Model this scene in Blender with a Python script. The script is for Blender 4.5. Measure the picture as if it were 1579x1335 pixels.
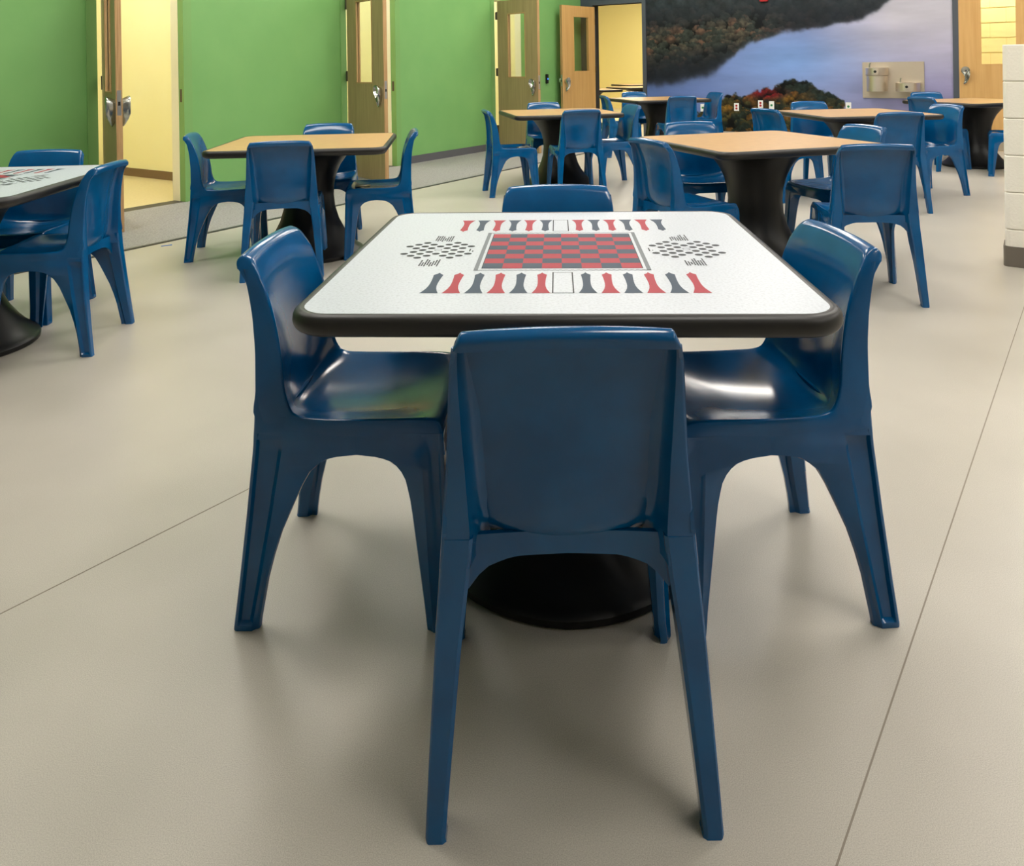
import bpy, bmesh, math, random
import numpy as np
from mathutils import Matrix, Vector

for o in list(bpy.data.objects):
    bpy.data.objects.remove(o)
random.seed(7)
SC = bpy.context.scene
COL = SC.collection

# ------------------------------------------------------------------ camera
F_PX, PPX, PPY, ROLL, EYE = 1219.0, 797.0, 101.2, math.radians(0.9), 1.22
W_PX, H_PX = 1579.0, 1335.0
cam_d = bpy.data.cameras.new('camera')
cam = bpy.data.objects.new('camera', cam_d)
COL.objects.link(cam)
cam_d.sensor_fit = 'HORIZONTAL'
cam_d.sensor_width = 36.0
cam_d.lens = 36.0 * F_PX / W_PX
cam_d.shift_x = (W_PX / 2 - PPX) / W_PX
cam_d.shift_y = -(H_PX / 2 - PPY) / W_PX
cam_d.clip_start = 0.05
cr, sr = math.cos(ROLL), math.sin(ROLL)
M = Matrix(((cr, sr, 0, 0), (0, 0, -1, 0), (-sr, cr, 0, EYE), (0, 0, 0, 1)))
cam.matrix_world = M
SC.camera = cam

# ------------------------------------------------------------------ light + exposure
LAMP = 17.0           # hall ceiling panels
CELL_LAMP = 32.0      # lamps in the yellow rooms
world = bpy.data.worlds.new('world')
SC.world = world
world.use_nodes = True
world.node_tree.nodes['Background'].inputs[0].default_value = (0.75, 0.85, 1.0, 1)
world.node_tree.nodes['Background'].inputs[1].default_value = 0.3
SC.view_settings.view_transform = 'Standard'
SC.view_settings.look = 'None'
SC.view_settings.exposure = 0.2
SC.view_settings.gamma = 1.0
SC.view_settings.use_curve_mapping = False

# ------------------------------------------------------------------ room frame
TH = math.radians(33.5)          # the room is turned against the camera
ST, CT = math.sin(TH), math.cos(TH)
def RW(u, v, z=0.0):
    """room coordinates (u along green wall, v to the right of it) -> world"""
    return (u * ST + v * CT, u * CT - v * ST, z)
def ang(a_deg):
    """world z-angle of a direction given as angle from +u towards +v"""
    return math.radians(56.5 - a_deg)
GV = -6.651      # green wall plane
UM = 12.08       # mural wall plane
CEIL = 3.6

# ------------------------------------------------------------------ materials
def lin(r, g, b):
    f = lambda c: (c / 255 / 12.92) if c / 255 <= 0.04045 else ((c / 255 + 0.055) / 1.055) ** 2.4
    return (f(r), f(g), f(b), 1.0)
def mat(name, rgb, rough=0.5, metal=0.0, spec=0.5, noise=None, bump=None, coat=0.0, emit=None):
    """noise=(scale, second rgb, stretch xyz, detail, low, high); bump=(scale, strength)"""
    m = bpy.data.materials.new(name)
    m.use_nodes = True
    nt = m.node_tree
    b = nt.nodes['Principled BSDF']
    b.inputs['Base Color'].default_value = lin(*rgb)
    b.inputs['Roughness'].default_value = rough
    b.inputs['Metallic'].default_value = metal
    b.inputs['Specular IOR Level'].default_value = spec
    b.inputs['Coat Weight'].default_value = coat
    b.inputs['Coat Roughness'].default_value = 0.08
    if emit:
        b.inputs['Emission Color'].default_value = lin(*emit[0])
        b.inputs['Emission Strength'].default_value = emit[1]
    tc = mp = None
    if noise or bump:
        tc = nt.nodes.new('ShaderNodeTexCoord')
    if noise:
        sc, rgb2, st, det, lo, hi = noise
        mp = nt.nodes.new('ShaderNodeMapping')
        mp.inputs['Scale'].default_value = st
        nt.links.new(tc.outputs['Object'], mp.inputs['Vector'])
        nz = nt.nodes.new('ShaderNodeTexNoise')
        nz.inputs['Scale'].default_value = sc
        nz.inputs['Detail'].default_value = det
        nt.links.new(mp.outputs['Vector'], nz.inputs['Vector'])
        cr_ = nt.nodes.new('ShaderNodeValToRGB')
        cr_.color_ramp.elements[0].position = lo
        cr_.color_ramp.elements[1].position = hi
        cr_.color_ramp.elements[0].color = lin(*rgb)
        cr_.color_ramp.elements[1].color = lin(*rgb2)
        nt.links.new(nz.outputs['Fac'], cr_.inputs['Fac'])
        nt.links.new(cr_.outputs['Color'], b.inputs['Base Color'])
    if bump:
        nb = nt.nodes.new('ShaderNodeTexNoise')
        nb.inputs['Scale'].default_value = bump[0]
        nb.inputs['Detail'].default_value = 3
        nt.links.new(tc.outputs['Object'], nb.inputs['Vector'])
        bp = nt.nodes.new('ShaderNodeBump')
        bp.inputs['Strength'].default_value = bump[1]
        bp.inputs['Distance'].default_value = 0.01
        nt.links.new(nb.outputs['Fac'], bp.inputs['Height'])
        nt.links.new(bp.outputs['Normal'], b.inputs['Normal'])
    return m

M_ = {}
M_['blue'] = mat('blue_plastic', (0, 76, 128), 0.16, noise=(9, (0, 87, 142), (1, 1, 1), 4, .35, .7))
M_['white_top'] = mat('white_speckled_laminate', (194, 200, 209), 0.35, noise=(160, (168, 174, 183), (1, 1, 1), 6, .45, .8))
M_['oak_top'] = mat('oak_laminate', (202, 164, 112), 0.34, noise=(7, (182, 142, 92), (2, 14, 1), 6, .35, .7))
M_['edge'] = mat('black_edge_band', (26, 24, 23), 0.42)
M_['pedestal'] = mat('black_pedestal', (12, 11, 11), 0.4, spec=0.35, bump=(60, .03))
M_['red_ink'] = mat('red_print', (158, 34, 54), 0.5, spec=0.25)
M_['slate_ink'] = mat('slate_print', (42, 60, 80), 0.5, spec=0.25)
M_['black_ink'] = mat('dark_print', (26, 32, 42), 0.5, spec=0.25)
M_['grey_ink'] = mat('grey_print', (112, 118, 124), 0.5, spec=0.25)
M_['green'] = mat('green_paint', (126, 178, 106), 0.4, noise=(2.5, (120, 173, 102), (1, 1, 1), 3, .3, .7))
M_['green_frame'] = mat('green_frame_paint', (124, 170, 100), 0.35)
M_['yellow'] = mat('yellow_paint', (246, 238, 190), 0.5, noise=(2.0, (244, 235, 184), (1, 1, 1), 3, .3, .7))
M_['deep_yellow'] = mat('deep_yellow_paint', (246, 230, 152), 0.5)
M_['cream'] = mat('cream_paint', (246, 240, 214), 0.45)
M_['grey_base'] = mat('grey_rubber_base', (92, 92, 96), 0.5)
M_['brown_base'] = mat('brown_rubber_base', (116, 92, 66), 0.5)
M_['light_base'] = mat('light_grey_base', (182, 180, 176), 0.5)
M_['ceiling'] = mat('ceiling_paint', (226, 226, 222), 0.8)
M_['hall_wall'] = mat('hall_wall_paint', (214, 212, 204), 0.6)
M_['slate_wall'] = mat('slate_wall_paint', (70, 76, 90), 0.5)
M_['frame_dark'] = mat('dark_slate_frame', (74, 80, 90), 0.4)
M_['olive_wood'] = mat('grey_oak_veneer', (172, 150, 110), 0.4, noise=(5, (146, 126, 88), (9, 9, .35), 5, .3, .7))
M_['edge_wood'] = mat('pale_oak_edge', (196, 160, 112), 0.45, noise=(9, (166, 128, 84), (14, 14, .4), 5, .35, .65))
M_['orange_wood'] = mat('amber_veneer', (212, 170, 110), 0.35, noise=(5, (200, 156, 94), (6, 6, .3), 5, .3, .7))
M_['chrome'] = mat('polished_chrome', (196, 198, 194), 0.22, metal=1.0)
M_['steel'] = mat('brushed_steel', (206, 192, 172), 0.4, metal=0.85, noise=(30, (208, 196, 178), (1, 1, 30), 3, .3, .7))
M_['basin_steel'] = mat('polished_steel', (232, 222, 206), 0.34, metal=1.0)
M_['hinge'] = mat('bronze_hinge', (92, 84, 74), 0.4, metal=0.8)
M_['plate'] = mat('strike_plate', (190, 190, 190), 0.3, metal=0.9)
M_['black'] = mat('black_plastic', (18, 18, 20), 0.35)
M_['white_plastic'] = mat('white_plastic', (235, 235, 232), 0.4)
M_['red_plastic'] = mat('red_plastic', (176, 30, 38), 0.4)
M_['green_plastic'] = mat('green_plastic', (40, 130, 80), 0.4)
M_['blue_tape'] = mat('blue_tape', (30, 100, 200), 0.9, spec=0.05)
M_['led'] = mat('blue_led', (30, 90, 220), 0.4, emit=((60, 130, 255), 1.5))
M_['carpet'] = mat('grey_speckled_walkway', (158, 155, 152), 0.6, noise=(90, (126, 123, 121), (1, 1, 1), 8, .4, .65), bump=(200, .08))
M_['strip'] = mat('dark_border_strip', (46, 44, 44), 0.5)
M_['yellow_lit_floor'] = mat('floor_tinted_by_yellow_bounce', (216, 198, 152), 0.4, noise=(40, (208, 190, 142), (1, 1, 1), 5, .35, .65))  # same floor as the hall; yellow bounce from the walls put into its colour
M_['seam'] = mat('floor_seam', (132, 122, 108), 0.6)
M_['block'] = mat('cream_block_paint', (246, 241, 229), 0.5, bump=(70, .25))
M_['mortar'] = mat('cream_mortar', (222, 214, 196), 0.6)
M_['block_base'] = mat('taupe_base', (112, 104, 94), 0.5)
M_['yellow_block'] = mat('yellow_block_paint', (248, 232, 170), 0.5, bump=(70, .15))
M_['yellow_mortar'] = mat('yellow_mortar', (236, 216, 150), 0.6)
M_['tag_paper'] = mat('tag_paper', (225, 220, 205), 0.6)
M_['tag_yellow'] = mat('tag_yellow', (196, 160, 60), 0.6)
M_['lamp'] = mat('lamp_diffuser', (255, 255, 255), 0.5, emit=((255, 250, 242), LAMP))
M_['far_lamp'] = mat('far_lamp_diffuser', (255, 255, 255), 0.5, emit=((255, 248, 232), 2.2 * CELL_LAMP))
M_['cell_lamp'] = mat('cell_lamp_diffuser', (255, 255, 255), 0.5, emit=((242, 246, 248), CELL_LAMP))

def floor_material():
    m = bpy.data.materials.new('beige_sheet_floor')
    m.use_nodes = True
    nt = m.node_tree
    b = nt.nodes['Principled BSDF']
    tc = nt.nodes.new('ShaderNodeTexCoord')
    n1 = nt.nodes.new('ShaderNodeTexNoise'); n1.inputs['Scale'].default_value = 520; n1.inputs['Detail'].default_value = 2
    n2 = nt.nodes.new('ShaderNodeTexNoise'); n2.inputs['Scale'].default_value = 1.7; n2.inputs['Detail'].default_value = 5
    c1 = nt.nodes.new('ShaderNodeValToRGB')
    c1.color_ramp.elements[0].position = .32; c1.color_ramp.elements[0].color = lin(172, 166, 155)
    c1.color_ramp.elements[1].position = .68; c1.color_ramp.elements[1].color = lin(199, 193, 182)
    c2 = nt.nodes.new('ShaderNodeValToRGB')
    c2.color_ramp.elements[0].position = .3; c2.color_ramp.elements[0].color = (.86, .86, .85, 1)
    c2.color_ramp.elements[1].position = .7; c2.color_ramp.elements[1].color = (1, 1, 1, 1)
    mx = nt.nodes.new('ShaderNodeMix'); mx.data_type = 'RGBA'; mx.blend_type = 'MULTIPLY'
    mx.inputs['Factor'].default_value = 1.0
    for n in (n1, n2):
        nt.links.new(tc.outputs['Object'], n.inputs['Vector'])
    nt.links.new(n1.outputs['Fac'], c1.inputs['Fac'])
    nt.links.new(n2.outputs['Fac'], c2.inputs['Fac'])
    nt.links.new(c1.outputs['Color'], mx.inputs[6])
    nt.links.new(c2.outputs['Color'], mx.inputs[7])
    nt.links.new(mx.outputs[2], b.inputs['Base Color'])
    rr = nt.nodes.new('ShaderNodeMapRange')
    rr.inputs['To Min'].default_value = 0.30; rr.inputs['To Max'].default_value = 0.42
    nt.links.new(n2.outputs['Fac'], rr.inputs['Value'])
    nt.links.new(rr.outputs['Result'], b.inputs['Roughness'])
    b.inputs['Specular IOR Level'].default_value = 0.45
    return m
M_['floor'] = floor_material()

def glass_material():
    m = bpy.data.materials.new('door_glass')
    m.use_nodes = True
    nt = m.node_tree
    nt.nodes.remove(nt.nodes['Principled BSDF'])
    out = nt.nodes['Material Output']
    t = nt.nodes.new('ShaderNodeBsdfTransparent'); t.inputs[0].default_value = (.93, .95, .93, 1)
    g = nt.nodes.new('ShaderNodeBsdfGlossy'); g.inputs['Roughness'].default_value = 0.03
    mx = nt.nodes.new('ShaderNodeMixShader')
    mx.inputs[0].default_value = 0.06; nt.links.new(t.outputs[0], mx.inputs[1]); nt.links.new(g.outputs[0], mx.inputs[2])
    nt.links.new(mx.outputs[0], out.inputs[0])
    return m
M_['glass'] = glass_material()

# ------------------------------------------------------------------ mesh helpers
class MB:
    """collects vertices and faces, then links them as one mesh object"""
    def __init__(self):
        self.v, self.f, self.mi = [], [], []
    def add(self, vs, fs, mi=0):
        o = len(self.v)
        self.v += [tuple(map(float, p)) for p in vs]
        self.f += [tuple(i + o for i in f) for f in fs]
        self.mi += [mi] * len(fs)
        return self
    def box(self, a, b, tf=None, mi=0):
        (x0, y0, z0), (x1, y1, z1) = a, b
        vs = [(x0, y0, z0), (x1, y0, z0), (x1, y1, z0), (x0, y1, z0), (x0, y0, z1), (x1, y0, z1), (x1, y1, z1), (x0, y1, z1)]
        if tf:
            vs = [tf(*p) for p in vs]
        return self.add(vs, [(0, 3, 2, 1), (4, 5, 6, 7), (0, 1, 5, 4), (1, 2, 6, 5), (2, 3, 7, 6), (3, 0, 4, 7)], mi)
    def prism(self, poly, h0, h1, tf=None, mi=0):
        """poly in the xy plane, extruded z h0..h1"""
        n = len(poly)
        vs = [(x, y, h0) for x, y in poly] + [(x, y, h1) for x, y in poly]
        if tf:
            vs = [tf(*p) for p in vs]
        fs = [tuple(range(n - 1, -1, -1)), tuple(range(n, 2 * n))] + [(i, (i + 1) % n, n + (i + 1) % n, n + i) for i in range(n)]
        return self.add(vs, fs, mi)
    def loft(self, rings, cap=True, closed=True, mi=0):
        n = len(rings[0])
        vs = [p for r in rings for p in r]
        fs = []
        for k in range(len(rings) - 1):
            for i in range(n if closed else n - 1):
                j = (i + 1) % n
                fs.append((k * n + i, k * n + j, (k + 1) * n + j, (k + 1) * n + i))
        if cap:
            fs.append(tuple(range(n - 1, -1, -1)))
            fs.append(tuple(range((len(rings) - 1) * n, len(rings) * n)))
        return self.add(vs, fs, mi)
    def mesh(self, name, mats, smooth=None, fix=True, bevel=0.0):
        me = bpy.data.meshes.new(name)
        me.from_pydata(self.v, [], self.f)
        if not isinstance(mats, (list, tuple)):
            mats = [mats]
        for m in mats:
            me.materials.append(M_[m] if isinstance(m, str) else m)
        me.polygons.foreach_set('material_index', self.mi)
        if fix or bevel:
            bm = bmesh.new(); bm.from_mesh(me)
            if fix:
                bmesh.ops.recalc_face_normals(bm, faces=bm.faces)
            if bevel:
                bmesh.ops.bevel(bm, geom=bm.edges[:], offset=bevel, segments=2, affect='EDGES', clamp_overlap=True)
            bm.to_mesh(me); bm.free()
        if smooth is not None:
            me.polygons.foreach_set('use_smooth', [True] * len(me.polygons))
            me.set_sharp_from_angle(angle=math.radians(smooth))
        me.update()
        return me
    def build(self, name, mats, parent=None, smooth=None, fix=True, bevel=0.0):
        return link(name, self.mesh(name, mats, smooth, fix, bevel), parent)

def link(name, data, parent=None):
    o = bpy.data.objects.new(name, data)
    COL.objects.link(o)
    if parent:
        o.parent = parent
    return o
def tag(o, label=None, cat=None, group=None, kind=None):
    if label: o['label'] = label
    if cat: o['category'] = cat
    if group: o['group'] = group
    if kind: o['kind'] = kind
    return o
def empty(name, loc=(0, 0, 0), rz=0.0):
    o = bpy.data.objects.new(name, None)
    o.empty_display_size = 0.1
    COL.objects.link(o)
    o.location = loc
    o.rotation_euler = (0, 0, rz)
    return o
def copy_tree(o, parent=None):
    c = o.copy()
    COL.objects.link(c)
    c.parent = parent
    for ch in list(o.children):
        copy_tree(ch, c)
    return c
def rbox(a, b):
    return MB().box(a, b, RW)
def struct(o, label=None):
    o['kind'] = 'structure'
    if label: o['label'] = label
    return o
def sup(r, n, k=40, ph=0.0):
    """superellipse ring points"""
    out = []
    for i in range(k):
        a = 2 * math.pi * i / k + ph
        c, s = math.cos(a), math.sin(a)
        q = (abs(c) ** n + abs(s) ** n) ** (-1.0 / n)
        out.append((r * q * c, r * q * s))
    return out
def rrect(hx, hy, r, seg=6):
    out = []
    for cx_, cy_, a0 in ((hx - r, hy - r, 0), (-hx + r, hy - r, 90), (-hx + r, -hy + r, 180), (hx - r, -hy + r, 270)):
        for k in range(seg + 1):
            a = math.radians(a0 + 90 * k / seg)
            out.append((cx_ + r * math.cos(a), cy_ + r * math.sin(a)))
    return out

# ================================================================== THE SETTING
struct(rbox((-5, GV - 0.16, -0.1), (UM + 0.2, 7.0, 0.0)).build('floor', 'floor'), 'beige speckled sheet floor')
FLOOR = bpy.data.objects['floor']
# seams between the floor sheets
SD = math.radians(53.2)
for off in (-2.02, -0.345, 1.33):
    # line: normal (sin, -cos) . p = off
    nx, ny = math.sin(SD), -math.cos(SD)
    dx, dy = math.cos(SD), math.sin(SD)
    b = MB()
    t0, t1 = 0.2, 6.4
    px, py = nx * off, ny * off
    b.box((t0, -0.0016, 0.0001), (t1, 0.0016, 0.0006), lambda x, y, z: (px + dx * x + nx * y, py + dy * x + ny * y, z))
    b.build('floor_seam', 'seam', FLOOR)
rbox((-5, GV, 0.0), (UM, -5.231, 0.0025)).build('walkway_sheet', 'carpet', FLOOR)
rbox((-5, -5.250, 0.0), (UM, -5.208, 0.004)).build('border_strip', 'strip', FLOOR)
struct(rbox((-5, GV - 3.2, CEIL), (UM + 8, 7.0, CEIL + 0.1)).build('ceiling', 'ceiling'))

OPEN = [(3.60, 4.43), (6.48, 7.33), (9.44, 10.29)]
OH = 2.2
w = MB()
segs = [-5.0] + [x for o in OPEN for x in o] + [UM + 0.2]
for k in range(0, len(segs), 2):
    w.box((segs[k], GV - 0.16, 0), (segs[k + 1], GV, CEIL), RW)
for a, c in OPEN:
    w.box((a, GV - 0.16, OH), (c, GV, CEIL), RW)
struct(w.build('wall_left', 'green'), 'green painted wall with three open doorways')
b = MB()
for k in range(0, len(segs), 2):
    s0 = segs[k] + (0.085 if k else 0)
    s1 = segs[k + 1] - (0.085 if k < len(segs) - 2 else 0.2)
    b.box((s0, GV, 0.0025), (s1, GV + 0.012, 0.097), RW)
struct(b.build('baseboard_left', 'grey_base'))

# back wall with two openings
D4 = (-6.409, -5.488); D4H = 2.235
D5 = (-0.905, 0.06); D5H = 2.2
w = MB()
w.box((UM, GV - 3.2, 0), (UM + 0.2, D4[0], CEIL), RW)
w.box((UM, D4[0], D4H), (UM + 0.2, D4[1], CEIL), RW)
w.box((UM, D4[1], 0), (UM + 0.2, D5[0], CEIL), RW)
w.box((UM, D5[0], D5H), (UM + 0.2, D5[1], CEIL), RW)
w.box((UM, D5[1], 0), (UM + 0.2, 7.0, CEIL), RW)
struct(w.build('wall_back', 'slate_wall'))
struct(rbox((UM - 0.014, D4[1] + 0.07, 0), (UM, D5[0] - 0.06, 0.142)).build('baseboard_back', 'light_base'))
struct(rbox((-5, 7.0, 0), (UM + 0.2, 7.2, CEIL)).build('wall_right', 'hall_wall'))
struct(rbox((-5.2, GV - 3.2, 0), (-5, 7.2, CEIL)).build('wall_front', 'hall_wall'))

# yellow rooms behind the green wall
CV0, CV1 = GV - 0.16, GV - 3.2
w = MB()
for uu in (2.34, 5.22, 8.10, 10.98):
    w.box((uu, CV1, 0), (uu + 0.12, CV0, CEIL), RW)
struct(w.build('wall_partition', 'yellow'))
struct(rbox((2.3, CV1 - 0.12, 0), (11.1, CV1, CEIL)).build('wall_rear', 'yellow'))
struct(rbox((2.3, CV1 - 0.12, -0.1), (11.1, CV0, 0.0)).build('floor_room', 'yellow_lit_floor'))
b = MB()
for uu in (2.46, 5.34, 8.22):
    b.box((uu, CV1, 0), (uu + 0.012, CV0, 0.095), RW)
    b.box((uu + 2.748, CV1, 0), (uu + 2.76, CV0, 0.095), RW)
    b.box((uu + 0.012, CV1, 0), (uu + 2.748, CV1 + 0.012, 0.095), RW)
struct(b.build('baseboard_rear', 'brown_base'))
# yellow lining on the room side of the green wall
w = MB()
cuts = [2.46] + [x for o in OPEN for x in o] + [10.98]
for k in range(0, len(cuts), 2):
    w.box((cuts[k], CV0 - 0.012, 0), (cuts[k + 1], CV0, CEIL), RW)
struct(w.build('wall_lining', 'yellow'))

# room seen through the far doorway
struct(rbox((UM + 0.2, -11.5, -0.1), (UM + 8, 4.0, 0.0)).build('floor_far', 'yellow_lit_floor'))
w = MB()
w.box((UM + 7.8, -11.5, 0), (UM + 8, 0, CEIL), RW)
w.box((UM + 0.2, -11.6, 0), (UM + 8, -11.5, CEIL), RW)
w.box((UM + 0.2, -1.7, 0), (UM + 8, -1.6, CEIL), RW)
struct(w.build('wall_far', 'deep_yellow'))
struct(rbox((UM + 0.2, GV - 3.2, CEIL), (UM + 8, 4.0, CEIL + .1)).build('ceiling_far', 'ceiling'))

# ---- lamps
def lamp(u, v, z, su, sv, m, label, group):
    r = empty('ceiling_light', RW(u, v, z), -TH)
    f = MB()
    for (x0, y0, x1, y1) in ((-sv, -su, sv, -su + .03), (-sv, su - .03, sv, su), (-sv, -su + .03, -sv + .03, su - .03), (sv - .03, -su + .03, sv, su - .03)):
        f.box((x0, y0, -0.03), (x1, y1, 0.0))
    f.build('frame', 'white_plastic', r)
    MB().box((-sv + .03, -su + .03, -0.02), (sv - .03, su - .03, -0.004)).build('diffuser', m, r)
    tag(r, label, 'ceiling light', group)
for u in (1.4, 3.8, 6.2, 8.6, 10.6):
    for v in (-5.2, -2.6, 0.2, 3.4):
        lamp(u, v, CEIL, 0.62, 0.31, 'lamp', 'long rectangular light panel in the hall ceiling', 'light panels in the hall ceiling')
for u in (3.8, 6.7, 9.6):
    lamp(u, GV - 1.6, CEIL, 0.5, 0.31, 'cell_lamp', 'light panel in the ceiling of a small yellow room', 'light panels of the small yellow rooms')
for u, v in ((UM + 2.2, -6.8), (UM + 5.0, -7.6)):
    lamp(u, v, CEIL, 0.62, 0.31, 'far_lamp', 'light panel in the ceiling of the far yellow room', 'light panels of the far yellow room')
lamp(UM + 0.75, -0.4, CEIL, 0.45, 0.42, 'far_lamp', 'light panel in the ceiling behind the amber door', 'light panel behind the amber door')

# ---- doors
def handle_mesh():
    # comma-shaped pull: round head, tail curling down to a point, flared out from the door
    pts = []
    for k in range(0, 13):
        a = math.radians(-35 + 225 * k / 12)
        pts.append((0.044 * math.cos(a), 0.048 + 0.046 * math.sin(a)))
    pts += [(-0.045, 0.01), (-0.040, -0.03), (-0.028, -0.065), (-0.006, -0.098), (0.016, -0.112), (0.022, -0.106), (0.014, -0.085), (0.006, -0.055), (0.008, -0.025), (0.020, 0.002)]
    m = MB()
    ax, az = -0.004, 0.03
    rings = []
    for y, s_, up in ((0.0, .80, 0), (0.01, .84, 0), (0.035, .96, .004), (0.052, 1.0, .008), (0.058, .97, .009), (0.052, .86, .008), (0.030, .55, .008), (0.024, .2, .006)):
        rings.append([(ax + (x - ax) * s_, y * (1 if z > -.04 else max(.35, 1 + (z + .04) * 9)), az + (z - az) * s_ + up) for x, z in pts])
    m.loft(rings)
    return m.mesh('handle', 'chrome', smooth=60)
HANDLE = handle_mesh()

def make_door(name, label, hu, hv, a_deg, L, top, wood, win, hz, frame_fn, flip=1, sides=(-1, 1)):
    r = empty(name, RW(hu, hv, 0), ang(a_deg))
    t = 0.022
    x0, x1, z0, z1 = win
    g = 0.036 if wood == 'olive_wood' else 0.004
    lf = MB()
    for a, b_ in (((g, -t, 0.008), (x0, t, top)), ((x1, -t, 0.008), (L, t, top)), ((x0, -t, z1), (x1, t, top)), ((x0, -t, 0.008), (x1, t, z0))):
        lf.box(a, b_)
    leaf = lf.build('leaf', wood, r)
    eg = MB().box((L, -t, 0.008), (L + 0.003, t, top))
    eg.build('edge_strip', 'edge_wood', leaf)
    bd = MB()
    for s in (-1, 1):
        ya, yb = sorted((s * t * 0.25, s * (t + 0.003)))
        for a, b_ in (((x0, ya, z0), (x0 + .014, yb, z1)), ((x1 - .014, ya, z0), (x1, yb, z1)), ((x0, ya, z0), (x1, yb, z0 + .014)), ((x0, ya, z1 - .014), (x1, yb, z1))):
            bd.box(a, b_)
    bd.build('glazing_bead', 'edge_wood' if wood == 'olive_wood' else wood, r)
    MB().box((x0, -.003, z0), (x1, .003, z1)).build('glass_pane', 'glass', r)
    for s in sides:
        h = link('handle', HANDLE, r)
        h.location = (L - 0.075, s * t, hz)
        h.scale = (flip * 1.2, s * 1.05, 1.15)
    sp = MB().box((L + 0.003, -0.014, hz - 0.03), (L + 0.0045, 0.014, hz + 0.16)).build('latch_plate', 'plate', r)
    MB().box((L + 0.0045, -0.008, hz + 0.045), (L + 0.007, 0.008, hz + 0.075)).build('latch', 'black', sp)
    for z in (0.3, 1.13, 1.95):
        hg = MB()
        hg.box((-0.022, -0.012, z - .055), (g + .002, 0.026, z + .055)).loft([[(g - .012 + .011 * math.cos(t_), -.018 + .011 * math.sin(t_), zz) for t_ in [math.pi * k / 5 for k in range(10)]] for zz in (z - .058, z + .058)])
        hg.build('hinge', 'hinge', r)
    frame_fn(r)
    tag(r, label, 'door', kind='structure')
    return r
def world_child(o, parent):
    """keep a mesh built in world coordinates in place under a parent"""
    o.parent = parent
    o.matrix_parent_inverse = Matrix.LocRotScale(parent.location, parent.rotation_euler, None).inverted()
    return o
def left_frame(a, c):
    def fn(r):
        fw, pr = 0.075, 0.012
        m = MB()
        m.box((a - fw, GV, 0), (a, GV + pr, OH + fw), RW).box((c, GV, 0), (c + fw, GV + pr, OH + fw), RW).box((a, GV, OH), (c, GV + pr, OH + fw), RW)
        m.box((a - .001, GV - .07, 0), (a + .012, GV + pr, OH), RW).box((c - .012, GV - .07, 0), (c + .001, GV + pr, OH), RW).box((a, GV - .07, OH - .012), (c, GV + pr, OH + .001), RW)
        world_child(m.build('frame', 'green_frame'), r)
        m = MB()
        m.box((a - .001, CV0 - .02, 0), (a + .016, GV - .07, OH), RW).box((c - .016, CV0 - .02, 0), (c + .001, GV - .07, OH), RW).box((a, CV0 - .02, OH - .016), (c, GV - .07, OH + .001), RW)
        world_child(m.build('jamb_lining', 'cream'), r)
        m = MB().box((c - .0135, GV - .05, .93), (c - .012, GV - .02, 1.05), RW)
        world_child(m.build('strike_plate', 'hinge'), r)
        m = MB().box((a, CV0, 0.0), (c, GV, 0.003), RW)
        world_child(m.build('threshold', 'strip'), r)
    return fn
ODL = [('open grey-oak door seen edge-on beside white game table', 112.5), ('open grey-oak door behind the oak table nearest the walkway', 107.5), ('open grey-oak door next to the black card reader', 103.5)]
for k, (a, c) in enumerate(OPEN):
    make_door('door_%d' % (k + 1), ODL[k][0], (3.655, 6.48, 9.475)[k], GV + 0.04, ODL[k][1], 0.86, 2.16, 'olive_wood', (0.25, 0.62, 1.05, 1.97), 0.92, left_frame(a, c), -1, (-1, 1) if k == 0 else (-1,))

def back_frame(lo, hi, top):
    def fn(r):
        m = MB()
        fw = 0.068
        m.box((UM - .02, lo - fw, 0), (UM + .2, lo, top + fw), RW).box((UM - .02, hi, 0), (UM + .2, hi + fw, top + fw), RW).box((UM - .02, lo, top), (UM + .2, hi, top + fw), RW)
        world_child(m.build('frame', 'frame_dark'), r)
    return fn
make_door('door_4', 'open amber wood door in front of the green wall corner', UM - 0.03, D4[0] + 0.03, 188.5, 0.90, 2.20, 'orange_wood', (0.17, 0.60, 1.10, 2.03), 0.90, back_frame(D4[0], D4[1], D4H), 1)
d5 = make_door('door_5', 'closed amber wood door right of the mural', UM - 0.003, D5[1] - 0.002, 270.0, 0.958, 2.195, 'orange_wood', (0.30, 0.715, 1.13, 2.05), 1.0, back_frame(D5[0], D5[1], D5H), 1)
MB().box((0.01, 0.0225, 0.012), (0.95, 0.026, 0.135)).build('kick_plate', 'steel', d5)

# yellow block wall behind the amber door
yb = struct(rbox((UM + 1.30, -1.6, 0), (UM + 1.5, 2.2, CEIL)).build('wall_block', 'yellow_mortar'))
BK = MB().box((-0.196, -0.008, 0.004), (0.196, 0.012, 0.2126)).mesh('block', 'yellow_block', bevel=0.004)
BKC = MB().box((-0.196, -0.05, 0.004), (0.196, 0.012, 0.2126)).mesh('block', 'block', smooth=30, bevel=0.012)
def wall_blocks(parent, me, u, v0, n, courses, zoff=0.0, half=True):
    for k in range(courses):
        for i in range(n):
            o = link('block', me)
            v = v0 + 0.2 + 0.4 * i + (0.2 if (half and k % 2) else 0)
            o.location = RW(u, v, zoff + k * 0.2166)
            o.rotation_euler = (0, 0, -TH)
            o.parent = parent
wall_blocks(yb, BK, UM + 1.30, -1.6, 9, 13)

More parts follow.
